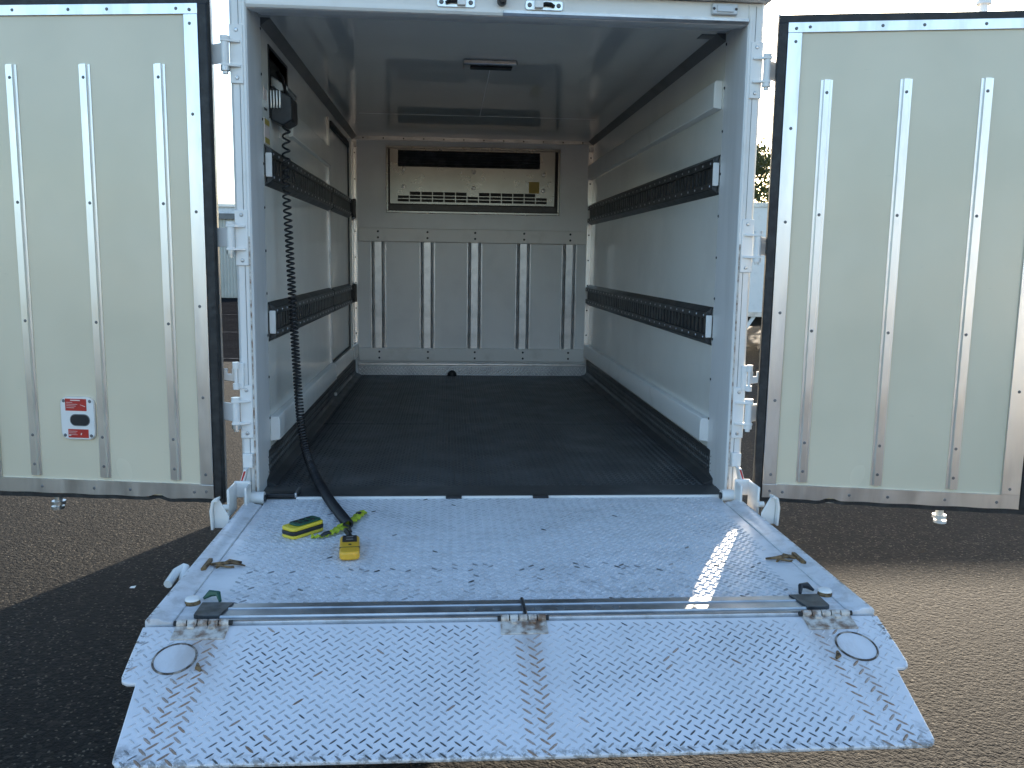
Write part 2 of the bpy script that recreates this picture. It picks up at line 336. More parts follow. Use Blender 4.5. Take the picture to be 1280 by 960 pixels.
def wheel(parent, x, y, z, r=.42, w=.24, ax='y'):
    d = Vector((0, w / 2, 0)) if ax == 'y' else Vector((w / 2, 0, 0)); c = Vector((x, y, z))
    t = MB(); q = .04; dd = d.normalized()
    t.tube([c - d, c - d + dd * q, c + d - dd * q, c + d], [r - .05, r, r, r - .05], 28); w_ = t.build('wheel', 'tyre', parent, smooth=40)
    MB().tube([c - d - dd * .006, c + d + dd * .006], r * .56, 20).build('rim', 'alud', w_); MB().tube([c - d - dd * .03, c + d + dd * .03], r * .2, 12).build('hub', 'chassis', w_)
    return w_
for x in (-1.0, 4.4):
    for y in (.25, 2.05): wheel(pt, x, y, .42)
MB().prism([(-3.50, .72), (-3.44, .72), (-3.20, .34), (-3.27, .34)], 'y', .05, .10).build('guard_stay', 'white', pt)
MB().prism([(-2.66, .74), (-2.58, .74), (-2.82, .38), (-2.90, .38)], 'y', .02, .07).build('guard_stay', 'white', pt)
BX(-.2, 2.6, .05, .08, .45, .55).build('side_guard', 'white', pt); BX(-.2, 2.6, .05, .08, .65, .75).build('side_guard', 'white', pt)

# tree beyond the lorry
tr = thing('leafy_tree', 'dark leafy tree rising behind the parked white lorry', 'tree', (10.9, 26, 0))
MB().tube([(0, 0, 0), (.05, .05, 1.2), (-.05, 0, 2.4), (.15, .1, 3.6)], [.24, .18, .14, .07], 10).build('trunk', 'bark', tr)
for a, h, ex in ((.3, 1.9, 1.4), (2.2, 2.2, 1.3), (4.1, 2.0, 1.5), (5.4, 2.7, 1.1)):
    MB().tube([(0, 0, h), (math.cos(a) * ex * .5, math.sin(a) * ex * .5, h + .7), (math.cos(a) * ex, math.sin(a) * ex, h + 1.2)], [.09, .06, .03], 7).build('limb', 'bark', tr)
cl = MB()
cents = []
for k in range(60):
    a, rr = random.uniform(0, 6.28), math.sqrt(random.random()) * 2.2; z = random.uniform(1.9, 5.6); f = math.sqrt(max(.08, 1 - ((z - 3.4) / 2.4) ** 2))
    cents.append((math.cos(a) * rr * f, math.sin(a) * rr * f, z, random.uniform(.3, .6)))
for k in range(9000):
    c = random.choice(cents); d = Vector((random.gauss(0, 1), random.gauss(0, 1), random.gauss(0, .8))) * c[3] * .6
    p = Vector(c[:3]) + d; q = Vector((random.gauss(0, 1), random.gauss(0, 1), random.gauss(0, 1))).normalized(); t = q.orthogonal().normalized(); b2 = q.cross(t); sz = random.uniform(.03, .065)
    cl.add([p - t * sz * 1.6, p + b2 * sz * .8, p + t * sz * 1.6, p - b2 * sz * .8], [(0, 1, 2, 3)])
cr = cl.build('crown', 'leaf', tr, smooth=0)
# a low hedge line far off on the left and right so that the horizon is not bare
# ================================================================== THE TRUCK
T = thing('box_truck', 'white refrigerated box truck with both rear doors open and tail lift out', 'truck')
XW, L, H = .845, 3.27, 1.675
# ---- running gear and cab
ch = BX(-.42, -.32, .15, 4.6, -.42, -.16).box(.32, .42, .15, 4.6, -.42, -.16).box(-.32, .32, 1.0, 1.1, -.36, -.2).box(-.32, .32, 2.9, 3.0, -.36, -.2).build('chassis', 'chassis', T, P)
BX(-.875, .875, .02, 3.42, -.16, -.02).build('subfloor', 'chassis', T, P)
for x in (-.66, .66): wheel(T, x, 2.35, .35, .35, .30, 'x'); wheel(T, x, 4.1, .35, .35, .18, 'x')
BX(-.55, .55, 2.29, 2.41, .29, .41).build('rear_axle', 'chassis', T)
BX(-.86, -.5, 2.85, 3.5, -.62, -.2).build('shade_tank', 'chassis', T, P, bevel=.03)  # unseen tank, added to help keep the ground behind it in shade
cab = MB().prism([(3.48, .38), (4.72, .38), (4.80, .95), (4.55, 1.75), (4.35, 1.98), (3.48, 2.0)], 'x', -.84, .84).build('cab', 'white', T, bevel=.05)
for s in (-1, 1): BX(min(s * .838, s * .846), max(s * .838, s * .846), 3.75, 4.45, 1.2, 1.75).build('side_window', 'glass', cab)
MB().prism([(4.775, 1.1), (4.785, 1.1), (4.585, 1.74), (4.575, 1.74)], 'x', -.72, .72).build('windscreen', 'glass', cab)
# ---- load floor
fl = BX(-XW, XW, .12, L, -.03, 0).build('load_floor', 'floor', T, P)
tread('tread', 'tread_f', fl, -.79, .79, .15, L - .01, lambda x, y: max(0, min(1, vnoise(x * 2, y * 2) * 1.1 - .25 + random.uniform(-.2, .2))), ht=.0018)
BX(-.80, .80, 1.368, 1.376, 0, .002).build('floor_seam', 'darkplate', fl)
th = BX(-XW, XW, -.012, .118, -.05, .004).build('threshold', 'floor', T, P, bevel=.003)
BX(-.70, .83, -.0205, -.0125, -.03, .0065).build('edge_strip', 'white', th)
for x in (-.152, .156): BX(x - .028, x + .028, -.03, .0, -.012, .008).build('catch', 'plastic', th, bevel=.002)
BX(-.835, -.70, -.02, .02, .004, .018).build('end_stop', 'plastic', th, bevel=.003)
BX(-.705, -.697, -.022, .06, .004, .022).build('end_stop', 'alud', th, bevel=.002)
# ---- roof and ceiling
ce = BX(-XW, XW, .25, L, H, H + .03).build('ceiling', 'ceil', T, P)
BX(-.875, .875, .03, 3.42, H + .034, 1.74).build('roof', 'white', T, P)
for s in (-1, 1):
    MB().prism([(s * XW, H), (s * (XW - .034), H), (s * (XW - .031), H - .005), (s * (XW - .004), H - .025), (s * XW, H - .029)], 'y', .29, L).build('cove_trim', 'greytrim', ce)
lamp = BX(-.115, .115, .83, .93, H - .022, H).build('ceiling_lamp', 'alud', ce, bevel=.006)
BX(-.085, .095, .85, .91, H - .028, H - .022).build('lamp_lens', 'dark', ce, bevel=.003)
BX(.76, .815, .31, .37, H - .003, H).build('sticker', 'greytrim', ce)
BX(-.70, .70, 2.3, 2.304, H - .0015, H).build('panel_seam', 'grpgrey', ce)
BX(.005, .009, .95, 2.3, H - .001, H).build('panel_seam', 'grpgrey', ce)
# ---- side walls
rw = BX(XW, .875, .03, 3.42, -.02, H + .03).build('side_wall', 'grp', T, P, label='right interior wall with an upper and a lower white beam')
lw = MB()
hy0, hy1, hz0, hz1 = .42, .78, 1.36, 1.60
for a in ((.03, hy0, -.02, H + .03), (hy1, 3.42, -.02, H + .03), (hy0, hy1, -.02, hz0), (hy0, hy1, hz1, H + .03)): lw.box(-.875, -XW, *a)
lw = lw.build('side_wall', 'grp', T, P, label='left interior wall with a side door and a recess for the lift control')
for a in ((.14, .235),):
    MB().prism([(XW, a[0]), (XW - .036, a[0] + .006), (XW - .036, a[1] - .014), (XW - .030, a[1]), (XW, a[1])], 'y', .27, L - .05).build('lower_beam', 'white', rw, bevel=.003)
    MB().prism([(-XW, a[0]), (-XW + .036, a[0] + .006), (-XW + .036, a[1] - .014), (-XW + .030, a[1]), (-XW, a[1])], 'y', .29, 1.98).build('lower_beam', 'white', lw, bevel=.003)
    MB().prism([(-XW, a[0]), (-XW + .030, a[0] + .006), (-XW + .030, a[1] - .014), (-XW + .024, a[1]), (-XW, a[1])], 'y', 2.0, 2.9).build('lower_beam', 'grp', lw, bevel=.003)
    MB().prism([(-XW, a[0]), (-XW + .036, a[0] + .006), (-XW + .036, a[1] - .014), (-XW + .030, a[1]), (-XW, a[1])], 'y', 2.94, L - .05).build('lower_beam', 'grp', lw, bevel=.003)
MB().prism([(XW, 1.405), (XW - .032, 1.411), (XW - .032, 1.50), (XW - .026, 1.51), (XW, 1.51)], 'y', .30, L - .01).build('upper_beam', 'white', rw, bevel=.003)
MB().prism([(-XW, 1.33), (-XW + .02, 1.336), (-XW + .02, 1.435), (-XW, 1.44)], 'y', .80, 1.99).build('upper_beam', 'grp', lw, bevel=.003)
for s, w_ in ((1, rw), (-1, lw)):
    k = MB().box(*sorted((s * XW, s * (XW - .006))), .16, L, .0, .118).build('kickplate', 'floor', w_)
    MB().prism([(s * XW, 0), (s * (XW - .045), 0), (s * (XW - .045), .004), (s * (XW - .012), .014), (s * (XW - .006), .03), (s * XW, .03)], 'y', .16, L).build('floor_angle', 'floor', w_)
    def pl(V, s=s): return np.stack([s * (XW - .006) - s * V[:, 2], V[:, 0], V[:, 1]], 1)
    tread('kick_tread', 'tread_f', w_, .2, L - .05, .035, .115, lambda x, y: random.uniform(.3, 1.), place=pl, ht=.002)
# cargo rails
def rail(s, z0, y0, y1, parent, cap=True):
    pf = lambda o, z: (s * (XW - o), z0 + z)
    mb = MB()
    for poly in ([(0, 0), (.028, .020), (.028, .046), (.006, .046), (.006, .012), (0, .008)], [(0, .142), (.006, .138), (.006, .104), (.028, .104), (.028, .130), (0, .150)]):
        mb.prism([pf(*p) for p in poly], 'y', y0, y1)
    mb.box(*sorted((s * XW, s * (XW - .005))), y0, y1, z0 + .04, z0 + .11)
    o = mb.build('cargo_rail', 'rail', T, P, bevel=.0015)
    sb = MB(); y = y0 + .02
    while y < y1 - .03:
        sb.box(*sorted((s * (XW - .010), s * (XW - .022))), y, y + .030, z0 + .047, z0 + .103); y += .055
    sb.build('slot_bars', 'rail', o, kind='stuff')
    rv = MB(); y = y0 + .03
    while y < y1 - .01:
        for z in (.033, .117): rv.rivet((s * (XW - .028), y, z0 + z), (-s, 0, 0), .0048, .003)
        y += .100
    rv.build('rivets', 'alu', o, kind='stuff')
    if cap:
        BX(*sorted((s * (XW - .006), s * (XW - .029))), y0 - .012, y0 - .002, z0 + .032, z0 + .118).build('end_cap', 'white', o, bevel=.003)
    return o
for z in (.517, 1.09):
    rail(1, z, .285, L - .02, rw); rail(-1, z, .30, 1.985, lw)
    rail(-1, z, 2.015, 2.905, lw, False); rail(-1, z, 3.02, 3.2, lw, False)
# side door in the left wall
sdr = BX(-XW, -XW + .006, 2.02, 2.905, .24, 1.55).build('side_door', 'grp', T, P)
BX(-XW, -XW + .012, 2.905, 2.93, .22, 1.58).build('door_gap_seal', 'rubber', sdr); BX(-XW, -XW + .020, 2.02, 2.905, 1.55, 1.585).build('head_seal', 'rubber', sdr)
BX(-XW, -XW + .010, 1.986, 2.014, .236, 1.60).build('edge_strip', 'alud', sdr); BX(-XW, -XW + .010, 2.015, 2.9, .236, .246).build('edge_strip', 'rubber', sdr)
BX(-XW, -XW + .02, 2.95, 2.99, .24, H - .06).build('edge_strip', 'grp', sdr); BX(-XW, -XW + .012, 3.21, 3.262, .24, H - .05).build('corner_trim', 'alu', sdr)
for z in (.60, 1.165):
    BX(-XW, -XW + .04, 2.94, 3.01, z - .05, z + .05).build('door_hinge', 'rubber', sdr, bevel=.006)
    MB().cyl((-XW + .04, 2.965, z - .06), (-XW + .04, 2.965, z + .06), .012).build('hinge_pin', 'plastic', sdr)
BX(-XW, -XW + .02, 2.1, 2.9, .03, .05).build('step_strip', 'alud', sdr)
# lift control box in the recess of the left wall
cb = MB().box(-.874, -.872, hy0, hy1, hz0, hz1)
cb = cb.box(-.872, -XW + .004, hy0 - .012, hy0, hz0 - .012, hz1 + .012).box(-.872, -XW + .004, hy1, hy1 + .012, hz0 - .012, hz1 + .012).box(-.872, -XW + .004, hy0, hy1, hz1, hz1 + .012)
cb = cb.build('control_recess', 'dark', T, P)
MB().prism([(-.865, 1.47), (-.80, 1.47), (-.80, 1.49), (-.865, 1.53)], 'y', .55, .76).build('switch_box', 'alud', cb, bevel=.004)
BX(-.868, -.83, .44, .52, 1.38, 1.47).build('steel_bracket', 'steel', cb, bevel=.003)
hb = MB().prism([(-.845, 1.345), (-.80, 1.325), (-.765, 1.345), (-.765, 1.43), (-.845, 1.47)], 'y', .43, .56).build('cable_holder', 'plastic', cb, bevel=.005)
for k in range(4): BX(-.842 + k * .011, -.836 + k * .011, .415, .43, 1.385, 1.45).build('holder_rib', 'alu', cb, bevel=.002)
MB().tube([(-.80, .52, 1.45), (-.82, .56, 1.52), (-.845, .60, 1.55)], .007, 8).build('cable', 'plastic', cb)
BX(-XW, -XW + .004, .60, .70, 1.30, 1.345).build('backing_plate', 'white', cb)
st = BX(-XW, -XW + .0015, .315, .40, 1.245, 1.335).build('notice_sticker', 'print', cb)
for z in (1.247, 1.313): BX(-XW + .0015, -XW + .0025, .317, .398, z, z + .02).build('sticker_band', 'yellowlabel', cb)
BX(-XW, -XW + .0015, .315, .37, 1.40, 1.44).build('notice_sticker', 'print', cb); BX(-XW, -XW + .0015, .32, .37, 1.365, 1.372).build('notice_sticker', 'plastic', cb)
# ---- front wall of the load space
bw = BX(-XW, XW, L, 3.42, -.02, H + .03).build('front_wall', 'grpgrey', T, P)
for z0, z1, x0, x1 in ((.952, 1.046, -.808, .812), (.104, .198, -.812, .826)):
    bo = BX(x0, x1, L - .035, L, z0, z1).build('cross_beam', 'white', bw, bevel=.004)
bolts = MB()
for x in (-.672, -.325, .012, .361, .692):
    for z in (.98, 1.022, .128, .172): bolts.rivet((x + (.002 if z > .5 else .006), L - .035, z), (0, -1, 0), .008, .004)
bolts.build('beam_bolts', 'plastic', bw, kind='stuff')
rp = [(-.055, 0), (-.055, -.014), (-.047, -.014), (-.036, -.001), (-.024, -.020), (.024, -.020), (.036, -.001), (.047, -.014), (.055, -.014), (.055, 0)]
rib0 = MB().prism([(x, y) for x, y in rp], 'z', .198, .952).build('rib', 'alud', bw, (-.671, L, 0))
for x in (-.325, .012, .361, .692): dup(rib0, (x, L, 0))
kp = BX(-.82, .83, L - .012, L, .0, .070).build('kickplate', 'check', bw); BX(-.82, .83, L - .022, L, .072, .090).build('kick_cap', 'alu', bw, bevel=.004)
tread('kick_tread', 'alu', bw, -.81, .82, .006, .068, lambda x, y: 0, place=lambda V: np.stack([V[:, 0], L - .012 - V[:, 2], V[:, 1]], 1), ht=.0045, wd=.006, ln=.021)
MB().tube([(-.145, L - .03, .0), (-.145, L - .03, .022), (-.145, L - .026, .036)], [.034, .03, .012], 12).build('drain_cap', 'rubber', bw)
BX(-XW, XW, L - .010, L, H - .024, H).build('ceiling_trim', 'alud', bw)
for s in (-1, 1): BX(*sorted((s * XW, s * (XW - .028))), L - .010, L, .2, H - .025).build('corner_trim', 'alu', bw)
rv = MB()
for k in range(12): rv.rivet((-.77 + k * .14, L - .010, H - .012), (0, -1, 0), .006, .003)
for s in (-1, 1):
    for k in range(8): rv.rivet((s * (XW - .014), L - .010, .3 + k * .18), (0, -1, 0), .006, .003)
rv.build('rivets', 'plastic', bw, kind='stuff')
for s in (-1, 1): BX(*sorted((s * XW, s * (XW - .03))), L - .05, L - .012, H - .075, H - .045).build('corner_bracket', 'alud', bw)
# refrigeration unit
eu = MB()
ex0, ex1, ez0, ez1 = -.612, .612, 1.153, 1.612
for a in ((ex0, ex1, ez1 - .016, ez1), (ex0, ex1, ez0, ez0 + .016), (ex0, ex0 + .016, ez0 + .016, ez1 - .016), (ex1 - .016, ex1, ez0 + .016, ez1 - .016)): eu.box(a[0], a[1], L - .022, L, a[2], a[3])
eu = eu.build('refrigeration_unit', 'steel', T, P, bevel=.002)
BX(ex0 + .016, ex1 - .016, L - .004, L - .0005, ez0 + .016, ez1 - .016).build('backing', 'dark', eu)
pn = MB(); px0, px1, pz0, pz1 = -.585, .575, 1.218, 1.594
lx0, lx1, lz0, lz1 = -.53, .468, 1.472, 1.585; gx0, gx1, gz0, gz1 = -.532, .522, 1.232, 1.302
for a in ((px0, px1, lz1, pz1), (px0, lx0, lz0, lz1), (lx1, px1, lz0, lz1), (px0, px1, gz1, lz0), (px0, gx0, gz0, gz1), (gx1, px1, gz0, gz1), (px0, px1, pz0, gz0)): pn.box(a[0], a[1], L - .016, L - .010, a[2], a[3])
cw = (gx1 - gx0) / 13
for k in range(1, 13): pn.box(gx0 + k * cw - .003, gx0 + k * cw + .003, L - .016, L - .010, gz0, gz1)
for z in (gz0 + .021, gz0 + .044): pn.box(gx0, gx1, L - .0155, L - .0105, z - .0025, z + .0025)
for k in (0, 6, 12): pn.box(gx0 + k * cw, gx0 + (k + 1) * cw, L - .0158, L - .0102, gz0 + .046, gz1)
pn.build('panel', 'steel', eu)
for k in range(6): MB().prism([(L - .012, lz0 + .006 + k * .018), (L - .005, lz0 + .020 + k * .018), (L - .004, lz0 + .018 + k * .018), (L - .011, lz0 + .003 + k * .018)], 'x', lx0, lx1).build('louvre_slat', 'rail', eu)
BX(ex0 + .02, ex1 - .02, L - .014, L - .006, ez0 + .02, 1.210).build('drip_strip', 'plastic', eu)
BX(.392, .466, L - .0185, L - .0162, 1.305, 1.385).build('label_plate', 'yellowlabel', eu)
for x, z in ((-.49, 1.452), (-.49, 1.335), (.0, 1.445), (.0, 1.335), (.495, 1.435), (.495, 1.325)): MB().rivet((x, L - .016, z), (0, -1, 0), .014, .006).build('panel_bolt', 'alud', eu)
# ---- rear frame: posts, header, hinges
for s in (-1, 1):
    X = lambda a: s * a
    po = MB().prism([(s * .83, 0), (s * .876, 0), (s * .884, .006), (s * .887, .015), (s * .887, .06), (s * .83, .06)], 'z', -.05, 1.70).build('corner_post', 'white', T, P, bevel=.002)
    MB().prism([(s * .8302, .002), (s * .8345, -.004), (s * .842, -.004), (s * .845, 0), (s * .845, .004), (s * .8302, .006)], 'z', .02, 1.66).build('post_bead', 'white', po)
    BX(*sorted((s * .8548, s * .8562)), -.0015, .003, .02, 1.69).build('seam', 'greytrim', po)
    MB().prism([(s * .8295, .002), (s * .838, .002), (s * XW, .08), (s * .875, .08), (s * .875, .27), (s * (XW - .004), .27), (s * (XW - .004), .255), (s * .8295, .06)], 'z', -.0, 1.665).build('jamb', 'jamb', po, bevel=.0015)
    rv = MB(); cl_ = MB()
    for k in range(11): rv.rivet((s * (XW - .005), .262, .08 + k * .155), (-s, 0, 0), .0055, .003)
    for k in range(7): cl_.box(*sorted((s * .8345, s * .840)), .134, .138, .22 + k * .21, .29 + k * .21)
    rv.build('rivets', 'plastic', po, kind='stuff'); cl_.build('jamb_marks', 'white', po, kind='stuff')
    BX(*sorted((s * .836, s * .841)), -.006, .0, .0, .9).build('rust_line', 'rustwhite', po)
    for z in (1.483, .895, .305):
        hp = MB().box(*sorted((s * .842, s * .884)), -.008, 0, z - .092, z + .092).build('hinge_plate', 'white', po, bevel=.002)
        kx, ky = s * .896, -.018
        MB().cyl((kx, ky, z - .034), (kx, ky, z + .034), .013, 16).build('hinge_knuckle', 'white', po)
        MB().cyl((kx, ky, z - .056), (kx, ky, z - .042), .015, 12).cyl((kx, ky, z - .066), (kx, ky, z - .056), .009, 8).build('hinge_nut', 'alud' if s < 0 else 'white', po)
        MB().cyl((kx, ky, z + .042), (kx, ky, z + .052), .015, 12).build('hinge_cap', 'white', po)
        for zz in (z - .042, z + .034): MB().prism([(s * .85, -.008), (s * .885, -.008), (kx + s * .014, ky - .004), (kx + s * .012, ky - .014), (s * .89, ky - .014), (s * .85, -.013)], 'z', zz, zz + .008).build('hinge_lug', 'white', po, bevel=.001)
        MB().prism([(kx, ky - .006), (kx + s * .05, ky + .028), (kx + s * .10, ky + .075), (kx + s * .10, ky + .083), (kx + s * .046, ky + .036), (kx, ky + .004)], 'z', z - .031, z + .031).build('hinge_strap', 'white', po, bevel=.002)
        for zz in (z - .075, z + .075): MB().rivet((s * .862, -.008, zz), (0, -1, 0), .007, .004).build('hinge_bolt', 'alud', po)
    # door keep above the lowest hinge
    BX(*sorted((s * .868, s * .888)), -.012, .0, .385, .475).build('keep_plate', 'white', po, bevel=.003)
    kk = MB().cyl((s * .893, -.016, .385), (s * .893, -.016, .405), .011, 10).cyl((s * .893, -.016, .455), (s * .893, -.016, .478), .011, 10).cyl((s * .893, -.016, .405), (s * .893, -.016, .455), .006, 8).build('keep_pin', 'white', po)
    MB().prism([(s * .893, .41), (s * .935, .415), (s * .935, .455), (s * .922, .455), (s * .922, .437), (s * .908, .437), (s * .908, .455), (s * .893, .455)], 'y', -.012, -.004).build('keep_hook', 'white' if s > 0 else 'alud', po, bevel=.0015)
    BX(*sorted((s * .845, s * .878)), -.022, 0, .11, .16).build('link_block', 'white', po, bevel=.003)
hd = MB().box(-.83, .83, 0, .06, 1.633, 1.70).build('header', 'white', T, P, bevel=.002)
MB().prism([(.004, 1.634), (.01, 1.630), (.25, 1.672), (.25, 1.70), (.06, 1.70), (.06, 1.64)], 'x', -.83, .83).build('soffit', 'jamb', hd)
MB().prism([(-.006, 1.640), (0, 1.632), (.004, 1.632), (.004, 1.650), (-.006, 1.648)], 'x', -.83, .0).build('drip_bead', 'white', hd)
MB().prism([(-.006, 1.640), (0, 1.632), (.004, 1.632), (.004, 1.650), (-.006, 1.648)], 'x', .002, .83).build('drip_bead', 'alud', hd)
for x, f in ((-.153, 1), (.137, -1)):
    pl_ = MB().prism([(x - .058, 1.652), (x + .058, 1.652), (x + .062, 1.658), (x + .062, 1.676), (x + .058, 1.682), (x - .058, 1.682), (x - .062, 1.676), (x - .062, 1.658)], 'y', -.007, 0).build('latch_plate', 'alu', hd, bevel=.001)
    for dx in (-.048, .048): MB().rivet((x + dx, -.007, 1.667), (0, -1, 0), .008, .005).build('latch_bolt', 'greytrim', hd)
    BX(x + f * .012 - .014 + f * .006, x + f * .012 + .014 + f * .006, -.022, -.007, 1.656, 1.68).build('latch_body', 'white', hd, bevel=.002)
    MB().tube([(x - f * .032, -.01, 1.664), (x - f * .02, -.018, 1.669), (x - f * .004, -.018, 1.67), (x + f * .01, -.010, 1.666)], .006, 8).build('latch_jaw', 'plastic', hd)
MB().tube([(-.003, 0, 1.676), (-.003, -.03, 1.676), (-.003, -.04, 1.674)], [.016, .016, .011], 12).build('rear_camera', 'plastic', hd)
ml = BX(.70, .788, -.016, 0, 1.657, 1.693).build('marker_lamp', 'lens', hd, bevel=.004); BX(.715, .772, -.021, -.016, 1.664, 1.686).build('lamp_lens', 'lens', hd, bevel=.004)
for x in (.706, .781): MB().rivet((x, -.016, 1.675), (0, -1, 0), .005, .003).build('lamp_screw', 'plastic', hd)
rc = MB().prism([(-.05, 1.702), (-.055, 1.715), (-.04, 1.76), (3.46, 1.76), (3.46, 1.702)], 'x', -.90, .90).build('roof_cap', 'white', T, P, bevel=.006)
# ---- rear doors
def make_door(s, x, y, z, ang, Wd, lab):
    rz = (math.pi - ang) if s < 0 else ang
    Y = lambda a: (a * s)                 # a > 0 : towards the outer skin
    def bx(x0, x1, y0, y1, z0, z1): return MB().box(x0, x1, *sorted((Y(y0), Y(y1))), z0, z1)
    Ht = 1.622
    d = bx(.004, Wd - .004, .004, .07, .004, Ht - .004).build('rear_door', 'panel', T, (x, y, z + FZ), rz, label=lab)
    bx(-.006, Wd + .03, .026, .078, -.018, Ht + .030).build('outer_skin', 'white', d, bevel=.004)
    MB().prism([(-.031, Y(.0245)), (-.027, Y(.0245)), (-.008, Y(.060)), (-.008, Y(.080)), (-.013, Y(.080))], 'z', -.022, Ht + .034).build('skin_edge', 'alud', d)
    # rubber seal all round, slightly wavy along the bottom
    def dent(u, c, a, w): return a * math.exp(-((u - c) / w) ** 2)
    n = 60
    def strip(z_in, z_out, y0, y1, name, mat, wob, x0=0., x1=Wd, bev=0.):
        vs = []; fs = []
        for i in range(n + 1):
            u = x0 + (x1 - x0) * i / n; w = wob(u)
            for yy in (Y(y0), Y(y1)):
                for zz in (z_in, z_out): vs.append((u, yy, zz + (w if zz == z_out else 0)))
        for i in range(n):
            a = 4 * i; b = a + 4
            fs += [(a, b, b + 1, a + 1), (a + 2, a + 3, b + 3, b + 2), (a, a + 2, b + 2, b), (a + 1, b + 1, b + 3, a + 3)]
        fs += [(0, 1, 3, 2), (4 * n, 4 * n + 2, 4 * n + 3, 4 * n + 1)]
        return MB().add(vs, fs).build(name, mat, d, bevel=bev)
    dc = .20 if s < 0 else .235
    wob = lambda u: dent(u, dc, .011, .022) - dent(u, dc - .045, .004, .03) + .001 * math.sin(u * 40)
    strip(-.0005, -.016, .002, .024, 'bottom_seal', 'rubber', lambda u: wob(u) * .7 + .002 * math.sin(u * 6), -.030, Wd + .03)
    strip(Ht + .0005, Ht + .024, .002, .024, 'top_seal', 'rubber', lambda u: .001 * math.sin(u * 8), -.030, Wd + .03)
    for a, b in ((-.031, -.0005), (Wd + .0005, Wd + .03)): bx(a, b, -.004, .024, 0, Ht).build('side_seal', 'rubber', d, bevel=.004)
    # aluminium edging
    strip(.050, .0, -.0030, .004, 'bottom_trim', 'alu', wob)
    bx(.0, Wd, -.0030, .004, Ht - .033, Ht).build('top_trim', 'alu', d, bevel=.001)
    bx(.0, .046, -.0045, .003, .0505, Ht - .0335).build('hinge_side_trim', 'alu', d, bevel=.001)
    bx(Wd - .062, Wd, -.0045, .003, .0505, Ht - .0335).build('closing_side_trim', 'alu', d, bevel=.001)
    bx(.0, .05, -.0050, -.0031, .002, .048).build('corner_plate', 'alu', d)
    # hat section ribs
    hp = [(-.019, 0), (-.019, -.003), (-.012, -.003), (-.009, -.012), (.009, -.012), (.012, -.003), (.019, -.003), (.019, 0)]
    r0 = MB().prism([(a, Y(b)) for a, b in hp], 'z', .062, 1.437).build('rib', 'alu', d, (.135, Y(.004), 0))
    for u in (.388, .640): dup(r0, (u, Y(.004), 0))
    rv = MB()
    for u in (.135, .388, .640):
        for v in (1.395, .995, .60, .205, .102): rv.rivet((u, Y(-.008), v), (0, Y(-1), 0), .0055, .003)
    for v in (1.602, 1.56, 1.28, .97, .66, .352, .085, .025): rv.rivet((.026, Y(-.0045), v), (0, Y(-1), 0), .0055, .003)
    for v in (1.36, 1.04, .73, .41, .07): rv.rivet((Wd - .035, Y(-.0045), v), (0, Y(-1), 0), .0055, .003)
    for u in (.07, .30, .43, .62, .79): rv.rivet((u, Y(-.003), Ht - .016), (0, Y(-1), 0), .0055, .003); rv.rivet((u, Y(-.003), .022), (0, Y(-1), 0), .0055, .003)
    rv.build('rivets', 'greytrim', d, kind='stuff')
    # locking bar ends under and over the door
    u = .628 if s < 0 else .642
    for zz, dz in ((-.018, -1), (Ht + .03, 1)):
        MB().cyl((u, Y(.098), zz - dz * .25), (u, Y(.098), zz + dz * .042), .0135, 14).cyl((u, Y(.098), zz + dz * .040), (u, Y(.098), zz + dz * .052), .024, 14).cyl((u + .004, Y(.098), zz + dz * .060), (u + .004, Y(.098), zz + dz * .070), .022, 14).cyl((u, Y(.098), zz + dz * .05), (u, Y(.098), zz + dz * .066), .010, 10).build('lock_bar_end', 'white' if s > 0 else 'alud', d)
    MB().cyl((u, Y(.098), .2), (u, Y(.098), Ht - .2), .0125, 14).build('lock_bar', 'alud', d)
    for v in (.3, .9, 1.4): bx(u - .04, u + .04, .078, .112, v - .03, v + .03).build('bar_guide', 'alud', d, bevel=.004)
    return d
ld = make_door(-1, -.974, -.034, .006, math.radians(9.11), .83, 'left cream rear door with a red and white emergency release plate')
rd = make_door(1, .949, -.052, .007, math.radians(-11.66), .863, 'right cream rear door with three aluminium ribs')
# release plate on the left door
def rrect(cx, cz, w, h, r, n=5):
    pts = []
    for (sx, sz, a0) in ((1, 1, 0), (-1, 1, 90), (-1, -1, 180), (1, -1, 270)):
        for k in range(n + 1):
            a = math.radians(a0 + 90 * k / n); pts.append((cx + sx * (w / 2 - r) + r * math.cos(a), cz + sz * (h / 2 - r) + r * math.sin(a)))
    return pts
MB().prism(rrect(.474, .268, .124, .150, .026), 'y', -.004, .003).build('release_plate', 'alu', ld)
MB().prism(rrect(.474, .268, .118, .144, .024), 'y', .003, .006).build('release_plate_face', 'white', ld)
MB().prism(rrect(.466, .262, .066, .036, .017), 'y', .006, .0072).build('release_opening', 'dark', ld)
MB().prism(rrect(.466, .262, .072, .042, .020), 'y', .0058, .0066).build('opening_lip', 'greytrim', ld)
stk = BX(.440, .516, .006, .0068, .294, .336).build('warning_sticker', 'red', ld, label='upper red warning sticker'); BX(.437, .510, .006, .0068, .200, .230).build('warning_sticker', 'red', ld, label='lower red warning sticker')
pr = MB()
pr.box(.462, .497, .0068, .0072, .3288, .3325)
for k, w in enumerate((.022, .040, .034, .028)): pr.box(.512 - w, .512, .0068, .0072, .3225 - k * .0062, .3238 - k * .0062)
pr.add([(.444, .0072, .308), (.462, .0072, .315), (.463, .0072, .3165), (.444, .0072, .311)], [(0, 1, 2, 3)])
for k, w in enumerate((.030, .026, .03)): pr.box(.507 - w, .507, .0068, .0072, .222 - k * .006, .2232 - k * .006)
pr.add([(.500, .0072, .206), (.508, .0072, .206), (.508, .0072, .210), (.500, .0072, .211)], [(0, 1, 2, 3)])
